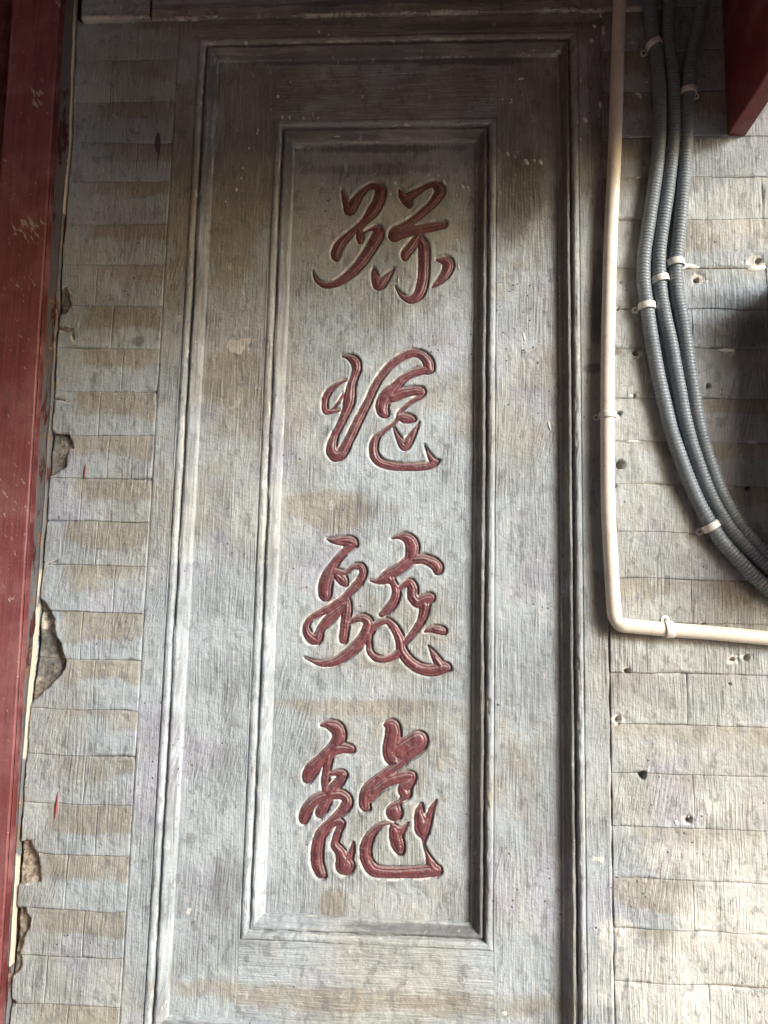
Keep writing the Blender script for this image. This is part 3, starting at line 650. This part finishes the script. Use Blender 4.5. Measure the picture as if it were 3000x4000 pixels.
for i in range(len(zr) - 1):
    zt, zb = zr[i], zr[i + 1]; gp = 0.0
    off = (0.118, 0.236)[i % 2] + random.uniform(-0.012, 0.012); xs = [XR + 0.0002]
    x = XR + off
    while x < 0.80: xs.append(x); x += 0.118 * (2 if (i % 2 == 0 or x > XR + 0.2) else 1) + random.uniform(-0.006, 0.006)
    xs.append(0.86)
    for j in range(len(xs) - 1):
        if xs[j] > 0.66: continue
        brick_obj(xs[j] + gp, xs[j + 1] - gp, zb + gp, zt - gp, 2000 + i * 9 + j, rw, 'R', 0.0019 if xs[j] < 0.6 else 0.004)

# mortar beds behind each wall
def bed(name, x0, x1, z0, z1, parent):
    def wr(x, z, r, g, b): return r, np.clip(g + 0.35 + 0.6 * fbm(x * 25, z * 25, 41, 2), 0, 1), b
    def ex(x, z): return 0.0012 * fbm(x * 60, z * 60, 43, 3)
    sheet(name, x0, x1, z0, z1, -0.0170, 0.004, M_V, parent, wear=wr, extra=ex)
bed('mortar', XL - 0.16, XL, -0.84, 0.8125, lw); bed('mortar', XR, 0.86, -0.80, 1.0, rw)

# top ledge over panel and left strip: a rough plaster band standing a little proud
def band_mesh(name, x0, x1, parent, seed, hh, z0, z1, mat):
    n = int((x1 - x0) / 0.003); pr = np.array([(-0.006, 0.0), (hh * 0.75, 0.0), (hh, 0.002), (hh, 0.006), (hh, 0.02), (hh + 0.001, z1 - z0)])
    t = np.linspace(x0, x1, n)[:, None]; tt = np.linspace(0, len(pr) - 1, 26)[None, :]
    Hp = np.interp(tt, np.arange(len(pr)), pr[:, 0]); Zp = np.interp(tt, np.arange(len(pr)), pr[:, 1])
    Xg = t + 0 * tt; Zg = z0 + Zp + 0.0018 * fbm(Xg * 25, Xg * 3, seed, 4) * (1 - Zp / 0.1)
    Hh = Hp + lumps(Xg, Zg) * 2 + 0.002 * fbm(Xg * 30, Zg * 30, seed + 1, 4) * (Hp > 0)
    r, g, b = base_wear(Xg, Zg, 0); g = np.clip(g + 0.9 * (abs(Zp - 0.0015) < 0.0035) * (0.55 + 0.6 * fbm(Xg * 12, Zg * 30, seed + 3, 3)), 0, 1)
    link(name, mesh_from(name, np.stack([Xg, -Hh, Zg], -1).reshape(-1, 3), quads(n, 26), mat, np.stack([r, g, b], -1).reshape(-1, 3)), parent)
ledge = thing('plaster_ledge', 'rough dark plaster ledge with a pale chipped lower edge running above the carved panel', 'ledge')
band_mesh('ledge_band', XL - 0.045, 0.398, ledge, 60, 0.006, 0.8135, 0.93, M_H)
band_mesh('broken_block', XC + 0.012, XL - 0.0465, ledge, 66, 0.011, 0.8125, 0.93, M_H)

# ------------------------------------------------------------------ marks on the wall
def blob(cx, cz, rx, rz, ang, h, seed, n=10, thick=0.0005):
    rnd = random.Random(seed); c, s = math.cos(ang), math.sin(ang); rim = []
    for i in range(n):
        a = 2 * math.pi * i / n; k = rnd.uniform(0.8, 1.15); u, v = rx * k * math.cos(a), rz * k * math.sin(a)
        rim.append((cx + u * c - v * s, cz + u * s + v * c))
    V = [(x, -(h - 0.0012), z) for x, z in rim] + [((x - cx) * .8 + cx, -(h + thick), (z - cz) * .8 + cz) for x, z in rim] + [(cx, -(h + thick * 1.3), cz)]
    T = []
    for i in range(n):
        j = (i + 1) % n; T += [(i, j, n + j), (i, n + j, n + i), (n + i, n + j, 2 * n)]
    return V, T
def marks(name, items, mat, parent, **props):
    V, T = [], []
    for k, (px, py, rx, rz, ang, h) in enumerate(items):
        c = P(px, py, h); v, t = blob(c[0], c[2], rx * 0.00046, rz * 0.00042, math.radians(ang), h + 0.0006, k + 5)
        o = len(V); V += v; T += [tuple(o + q for q in tt) for tt in t]
    link(name, mesh_from(name, V, T, mat), parent, **props)
sp = [(1246, 123, 5, 8, 20, 0), (1283, 138, 4, 10, 15, 0), (1180, 183, 4, 4, 0, H1), (1327, 177, 4, 3, 0, H1), (1135, 321, 4, 4, 0, H1), (1085, 377, 6, 8, 10, H1), (1416, 378, 4, 8, 5, H1), (1057, 428, 3, 3, 0, H1),
      (1102, 458, 5, 10, 0, H1), (1131, 458, 4, 9, 0, H1), (1222, 445, 3, 11, 5, H1), (1186, 462, 4, 7, 0, H1), (1208, 478, 5, 9, 0, H1), (1180, 482, 4, 6, 0, H1), (1243, 460, 5, 6, 0, H1), (1265, 480, 5, 8, 0, H1), (1279, 480, 4, 8, 0, H1), (1340, 476, 4, 10, 0, H1), (1352, 476, 4, 8, 0, H1), (1332, 480, 4, 6, 0, H1), (1374, 478, 5, 6, 0, H1), (1412, 482, 5, 5, 0, H1),
      (1325, 514, 8, 5, 0, H1 - .01), (1318, 533, 12, 2, 0, H2 + .01), (1424, 508, 5, 9, 20, H1 - .01), (1007, 508, 4, 6, 20, H1), (1004, 520, 4, 5, 0, H1), (973, 580, 5, 6, 0, H1), (948, 658, 5, 7, 0, H1), (943, 697, 3, 4, 0, H1), (923, 741, 4, 8, 8, H1), (1260, 718, 2, 6, 10, H2), (882, 788, 2, 5, 0, H1),
      (1984, 603, 5, 13, 20, H1), (2013, 613, 3, 9, 25, H1), (2056, 633, 8, 18, 30, H1), (2088, 628, 4, 8, 25, H1), (2112, 634, 8, 15, 30, H1), (1925, 600, 7, 9, 0, H1), (2252, 480, 7, 10, 0, 0), (2285, 468, 8, 16, 30, 0), (2366, 455, 6, 10, 20, 0), (2364, 496, 5, 9, 20, 0), (2311, 158, 8, 9, 10, 0), (2322, 102, 8, 9, 20, 0), (2269, 315, 3, 13, 5, 0), (2268, 545, 4, 9, 0, 0),
      (1808, 730, 5, 14, 20, H2), (1830, 738, 5, 13, 15, H2), (1857, 735, 3, 12, -5, H2), (1786, 945, 3, 16, 8, H2), (1792, 1045, 3, 18, 5, H2), (1556, 1095, 3, 10, 5, H2), (1735, 710, 5, 12, 15, H2), (1712, 688, 4, 6, 0, H2), (1676, 682, 3, 8, 5, H2), (1543, 717, 6, 9, -15, H2), (1524, 757, 3, 9, 10, H2), (1800, 830, 9, 2, 0, H2), (2047, 1315, 4, 20, 12, H1), (2145, 1662, 4, 20, 12, H1),
      (1998, 390, 5, 4, 0, H1), (1996, 402, 8, 3, 0, H1), (1962, 390, 6, 3, 0, H1), (2035, 308, 12, 5, 0, H1), (457, 468, 8, 17, 0, 0)]
link_specks = marks('lime_specks', sp, M_SPECK, panel, kind='stuff')
sp2 = [(2485, 370, 14, 9, 20, 0), (2500, 375, 5, 16, 15, 0), (2468, 167, 5, 8, 40, 0), (2452, 438, 4, 8, 30, 0), (2502, 452, 4, 8, 30, 0), (2487, 484, 6, 12, 35, 0), (2528, 320, 10, 6, 20, 0), (2447, 313, 4, 5, 0, 0), (2492, 695, 10, 3, 20, 0), (2357, 120, 7, 24, 3, 0), (2345, 60, 4, 10, 20, 0), (2345, 410, 6, 18, 0, 0), (2498, 535, 40, 2, 2, 0), (2785, 1548, 26, 5, 3, 0), (2840, 1368, 26, 8, 0, 0), (2700, 1040, 30, 9, -10, 0), (2960, 1048, 34, 12, 5, 0), (2470, 1724, 26, 4, 4, 0), (2640, 3215, 5, 16, 30, 0), (2985, 3335, 20, 8, 0, 0), (2690, 3165, 8, 26, 0, 0), (2425, 3645, 14, 16, 0, 0)]
marks('lime_specks', sp2, M_SPECK, rw, kind='stuff')
rng = random.Random(3); dk = []
for _ in range(46): dk.append((rng.gauss(2430, 40) if rng.random() < .5 else rng.gauss(2030, 60), rng.uniform(1100, 1420), rng.uniform(1.5, 3.5), rng.uniform(2, 4), 0, None))
dk = [(a, b, c, d, e, 0.0 if a > 2330 else H1) for a, b, c, d, e, _ in dk if a < 2120 or a > 2440]
marks('dark_specks', dk, M_DRIP, panel, kind='stuff')
link('drip', mesh_from('drip', *blob(P(618, 555)[0], P(618, 555)[2], 0.0046, 0.022, 0.02, 0.0014, 4, 14, 0.0004), M_DRIP), panel)
for nm, (px, y0, y1, wd), mt in (('drip', (333, 1812, 1868, 5), M_REDDRIP), ('drip', (221, 3088, 3210, 5.5), M_REDDRIP), ('drip', (620, 560, 672, 3.4), M_DRIP)):
    a, b = P(px + 4, y0), P(px - 4, y1); V, T = blob((a[0] + b[0]) / 2, (a[2] + b[2]) / 2, wd * 0.000385, (a[2] - b[2]) / 2, -0.06, 0.0012, 3, 14, 0.0006)
    link(nm, mesh_from(nm, V, T, mt), lw if px < 600 else panel)

# ------------------------------------------------------------------ red post, jamb and door at the left
HP = 0.020
xe = -0.5367
xe0 = P(46, 0, HP)[0] - post_off(0.86)
def strip(name, prof, mat, parent, z0=-1.6, z1=1.05, zs=(-0.8, 0.88), wearfun=None, wob=0.0006, seed=1):
    zz = np.r_[z0, np.arange(zs[0], zs[1], 0.005), z1][:, None]; pr = np.array(prof)
    d = np.r_[0, np.cumsum(np.hypot(*np.diff(pr, axis=0).T))]; t = np.unique(np.r_[d, np.linspace(0, d[-1], int(d[-1] / 0.0035) + 2)])[None, :]
    Xg = np.interp(t, d, pr[:, 0]) + 0 * zz; Hh = np.interp(t, d, pr[:, 1]) + 0 * zz; Zg = zz + 0 * t
    Xg = Xg + post_off(Zg)
    Xg = Xg + wob * fbm(Zg * 20, Xg * 10, seed, 4); Hh = Hh + wob * fbm(Zg * 25, Xg * 80, seed + 4, 4)
    r = np.zeros_like(Xg); g = r.copy(); b = r.copy()
    if wearfun: g = wearfun(Xg, Zg, t + 0 * zz)
    V = np.stack([Xg, -Hh, Zg], -1).reshape(-1, 3)
    return link(name, mesh_from(name, V, quads(len(zz), t.shape[1], True), mat, np.stack([r, g, b], -1).reshape(-1, 3)), parent)
post = thing('door_post', 'dark red painted timber door post with chipped scratches left of the crumbling brick strip', 'door post')
def post_w(x, z, t):
    g = 0.15 + 0 * x
    for px, py, rx, ry, a in ((110, 900, 75, 55, 0.62), (150, 380, 30, 45, 0.75), (90, 1130, 60, 80, 0.35), (60, 2050, 60, 250, 0.25), (225, 20, 14, 40, 0.9)):
        g = g + a * ell(x, z, px, py, rx, ry, HP, 0.5, 20, 0.4)
    return g
strip('post_face', [(xe0, -0.03), (xe0, HP - 0.002), (xe0 + 0.002, HP), (xe - 0.0022, HP), (xe - 0.0010, HP - 0.0008), (xe - 0.0010, HP - 0.005)], M_RED, post, wearfun=post_w, seed=3)
strip('post_side', [(xe - 0.001, HP - 0.006), (xe + 0.0003, HP - 0.0045), (xe + 0.001, 0.012), (xe + 0.0015, 0.008), (xe + 0.002, -0.006)], M_REDD, post, seed=5)
jamb = thing('door_jamb', 'narrow weathered timber jamb strip with peeling brown paint between the red post and the bricks', 'door jamb')
zz = np.r_[-1.6, np.arange(-0.8, 0.9, 0.003), 1.05][:, None]; tt = np.linspace(0, 1, 30)[None, :]
cxz = crackx(zz) + 0.0008 * fbm(zz * 40, zz * 0, 16, 3); lx = xe + 0.0012 + post_off(zz)
Xg = lx + (cxz - lx) * tt; Zg = zz + 0 * tt
lipw = 0.0019 + 0.0024 * fbm(zz * 14, zz * 0 + 2, 19, 3)                       # pale lime lip left on the edge
de = cxz - Xg; Hh = 0.0040 + 0.0010 * fbm(Xg * 90, Zg * 30, 12, 4) + 0.0012 * np.exp(-((de - lipw * .6) / 0.0015) ** 2) - 0.010 * (1 - sstep(0, 0.0011, de))
g = 0.95 * (1 - sstep(lipw * 0.8, lipw * 1.2, de)) * (0.15 + 0.9 * sstep(-0.35, 0.05, fbm(zz * 7, zz * 0, 23, 3))) + 0.12
link('jamb_face', mesh_from('jamb_face', np.stack([Xg, -Hh, Zg], -1).reshape(-1, 3), quads(len(zz), 30, True), M_JAMB, np.stack([g * 0, g, g * 0], -1).reshape(-1, 3)), jamb)
door = thing('door_leaf', 'dark maroon door leaf set back in shade at the left of the red post', 'door')
link('door_panel', box_mesh('door_panel', -1.6, xe0 - 0.012, 0.004, 0.05, -1.6, 1.05, M_REDD, 0.002), door)

# ------------------------------------------------------------------ cream pipe
HC = 0.014
pp = [(2422, -80), (2420, 0), (2412, 241), (2405, 482), (2395, 723), (2384, 964), (2377, 1241), (2373, 1482), (2373, 1723), (2375, 1964), (2382, 2120), (2389, 2241), (2395, 2340), (2399, 2388), (2403, 2412), (2412, 2430), (2428, 2440), (2456, 2445), (2520, 2451), (2586, 2457), (2778, 2472), (3000, 2493), (3300, 2522)]
path = catmull([P(a, b, HC) for a, b in pp], 10)
pipe = thing('water_pipe', 'cream plastic pipe running down beside the carved panel and bending sharply to the right', 'pipe')
dd = np.r_[0, np.cumsum(np.linalg.norm(np.diff(path, axis=0), axis=1))]; kc = P(2408, 2425, HC); kd = dd[np.argmin(np.linalg.norm(path - kc, axis=1))]
V, Q = tube(path, 0.0102, 24, rfun=lambda d: 1 - 0.10 * np.exp(-((d - kd) / 0.005) ** 2) + 0.03 * np.exp(-((d - kd - 0.012) / 0.005) ** 2))
link('pipe_run', mesh_from('pipe_run', V, Q, M_PVC), pipe)
V, Q = tube([P(2412, 236, HC), P(2411, 252, HC)], 0.01045, 24)

# ------------------------------------------------------------------ conduits
C1 = [(2520, -120), (2534, 0), (2547, 120), (2568, 241), (2577, 386), (2576, 530), (2563, 675), (2542, 820), (2524, 940), (2516, 1000), (2514, 1096), (2526, 1190), (2540, 1290), (2556, 1386), (2574, 1482), (2597, 1579), (2620, 1675), (2652, 1771), (2688, 1868), (2725, 1955), (2771, 2040), (2820, 2115), (2887, 2190), (2965, 2270), (3060, 2345), (3180, 2410)]
C2 = [(2612, -120), (2613, 0), (2608, 145), (2621, 241), (2630, 338), (2633, 482), (2627, 579), (2617, 675), (2605, 772), (2590, 868), (2577, 964), (2574, 1048), (2581, 1145), (2598, 1241), (2620, 1338), (2638, 1434), (2656, 1530), (2674, 1627), (2699, 1723), (2731, 1820), (2768, 1916), (2808, 1995), (2868, 2085), (2920, 2140), (2985, 2203), (3080, 2270), (3200, 2330)]
C3 = [(2762, -120), (2746, 0), (2730, 96), (2706, 193), (2691, 289), (2685, 386), (2683, 482), (2678, 579), (2674, 675), (2666, 771), (2657, 868), (2647, 964), (2640, 1048), (2645, 1145), (2664, 1241), (2680, 1338), (2693, 1434), (2709, 1530), (2724, 1627), (2746, 1723), (2776, 1820), (2812, 1916), (2852, 1995), (2905, 2070), (2970, 2135), (3060, 2205), (3180, 2265)]
CL = ['leftmost of three grey corrugated conduits curving down the wall right of the cream pipe', 'middle of three grey corrugated conduits curving down the wall, between two others', 'rightmost of three grey corrugated conduits, nearest the red bracket board']
for pts, lab, hc in ((C1, CL[0], 0.0125), (C2, CL[1], 0.0115), (C3, CL[2], 0.0125)):
    V, Q = tube(catmull([P(a, b, hc) for a, b in pts], 10), 0.0104, 18, ribs=(0.0050, 0.0011))
    o = link('conduit', mesh_from('conduit', V, Q, M_COND), None, label=lab, category='conduit', group='corrugated conduits')

# ------------------------------------------------------------------ clips
def clip(px, py, ang, tabs, lab, r=0.0112, h=0.0125, wid=0.0105, screw=True, hole=True):
    """saddle clip: hoop over the pipe plus flat screw tabs; ang = direction across the pipe (degrees from +x)"""
    root = thing('pipe_clip', lab, 'clip', 'white saddle clips on the pipes')
    c = P(px, py, h); root.location = Vector(c)
    a = math.radians(ang); ux = np.array([math.cos(a), 0, math.sin(a)]); uy = np.array([-math.sin(a), 0, math.cos(a)]); out = np.array([0, -1, 0.])
    th = np.linspace(math.radians(-35), math.radians(215), 22); V = []
    for t in th:
        for rr, ww in ((r, -wid / 2 + .0008), (r + .0012, -wid / 2), (r + .0016, -wid / 2 + .001), (r + .0016, wid / 2 - .001), (r + .0012, wid / 2), (r, wid / 2 - .0008)):
            V.append(ux * math.cos(t) * rr + out * math.sin(t) * rr + uy * ww)
    n = len(th); i = np.arange(n - 1)[:, None] * 6 + np.arange(6)[None, :]; j = np.arange(n - 1)[:, None] * 6 + (np.arange(6)[None, :] + 1) % 6
    Q = np.stack([i, j, j + 6, i + 6], -1).reshape(-1, 4).tolist() + [[0, 1, 2, 3], [0, 3, 4, 5]] + [[(n - 1) * 6 + q for q in (0, 1, 2, 3)], [(n - 1) * 6 + q for q in (0, 3, 4, 5)]]
    link('band', mesh_from('band', V, Q, M_CLIP), root)
    for s in tabs:
        import bmesh
        bm = bmesh.new(); w2 = wid * 0.5; L0, L1 = r * 0.93, r + 0.0075; hy = -h + 0.0030
        prof = [(L0, -w2), (L1 - w2 * .7, -w2)] + [(L1 - w2 * .7 + w2 * math.sin(q), -w2 * math.cos(q)) for q in np.linspace(0.3, math.pi - 0.3, 7)] + [(L1 - w2 * .7, w2), (L0, w2)]
        lo = [bm.verts.new(Vector(ux * s * p_[0] + uy * p_[1] + out * (hy - 0.0018))) for p_ in prof]
        up = [bm.verts.new(Vector(ux * s * p_[0] + uy * p_[1] + out * hy)) for p_ in prof]
        bm.faces.new(up); bm.faces.new(lo[::-1])
        for q in range(len(prof)): bm.faces.new((lo[q], lo[(q + 1) % len(prof)], up[(q + 1) % len(prof)], up[q]))
        bmesh.ops.recalc_face_normals(bm, faces=bm.faces)
        me = bpy.data.meshes.new('tab'); bm.to_mesh(me); bm.free(); me.materials.append(M_CLIP); link('tab', me, root)
        bm = bmesh.new(); cc = ux * s * (L1 - w2 * .7) + out * (hy + 0.0004)
        bmesh.ops.create_cone(bm, cap_ends=True, segments=12, radius1=0.0024, radius2=0.0018, depth=0.0016)
        for v in bm.verts: v.co = Vector(cc + ux * v.co.x + uy * v.co.y + out * v.co.z)
        bmesh.ops.recalc_face_normals(bm, faces=bm.faces)
        me = bpy.data.meshes.new('screw'); bm.to_mesh(me); bm.free(); me.materials.append(M_SCREW if screw else M_DARK); link('screw', me, root)
    return root
clip(2555, 176, 24, (-1,), 'white clip on the leftmost grey conduit near the top, in shade', screw=False)
clip(2688, 360, 0, (1,), 'white clip on the rightmost grey conduit beside the red bracket board', screw=False)
clip(2640, 1028, 3, (1,), 'white clip on the rightmost grey conduit beside crumbled white plaster')
clip(2580, 1092, 12, (-1,), 'white clip with a screw on the middle grey conduit')
clip(2527, 1198, 6, (-1,), 'white clip with a screw tab on the leftmost grey conduit, halfway down its upright run')
clip(2777, 2056, 30, (-1,), 'white tilted clip on the leftmost grey conduit where it sweeps to the right')
clip(2374, 1622, 2, (1, -1), 'cream clip on the upright run of the cream pipe', r=0.0106, h=HC, wid=0.0098)
clip(2612, 2459, 94, (1,), 'white clip with an upright screw tab on the level run of the cream pipe', r=0.0106, h=HC, wid=0.0120)

# ------------------------------------------------------------------ red bracket board, upper right, and unseen surroundings, partly added for the light
b0, b1 = P(2840, 530), P(2912, 535)
br = thing('bracket_board', 'deep dark red timber bracket board jutting from the wall at the upper right', 'bracket')
me = box_mesh('board_body', b0[0], b1[0], -1.25, 0.02, (b0[2] + b1[2]) / 2, 1.20, M_BEAM, 0.0015)
ca = me.color_attributes.new('wear', 'FLOAT_COLOR', 'POINT'); ca.data.foreach_set('color', np.tile([0, 0, 0, 1.0], len(me.vertices)))
link('board_body', me, br)
mb = thing('meter_box', 'grey steel meter box just outside the photo on the right, where the conduits lead', 'meter box')
bx = P(3075, 1200)[0]; zt_, zb_ = P(3060, 1090)[2], P(3060, 2240)[2]
link('box_body', box_mesh('box_body', bx, bx + 0.30, -0.125, 0.01, zb_, zt_, M_BOX, 0.004), mb)
link('lid', box_mesh('lid', bx + 0.008, bx + 0.292, -0.129, -0.1255, zb_ + 0.008, zt_ - 0.008, M_BOX, 0.001), mb)

def struct(name, *a, **k):
    o = link(name, box_mesh(name, *a, **k)); o['kind'] = 'structure'; return o
struct('ground', -40, 40, -40, 3, -1.75, -1.60, M_STONE)
struct('roof_soffit', -2.6, 3.0, -0.95, 0.3, 1.20, 1.28, M_WOOD)
struct('wall_core', -2.6, 3.0, 0.052, 0.30, -1.60, 1.20, M_WARM)
ww = link('side_wall', box_mesh('side_wall', -2.6, -2.4, -5.0, 0.05, -1.6, 2.6, M_WARM)); ww['kind'] = 'structure'
fw = link('sky_blocker_wall', box_mesh('sky_blocker_wall', -2.6, 2.4, -3.3, -3.1, -1.6, 3.4, M_WARM)); fw['kind'] = 'structure'  # unseen wall added to cut the sky light reaching the panel
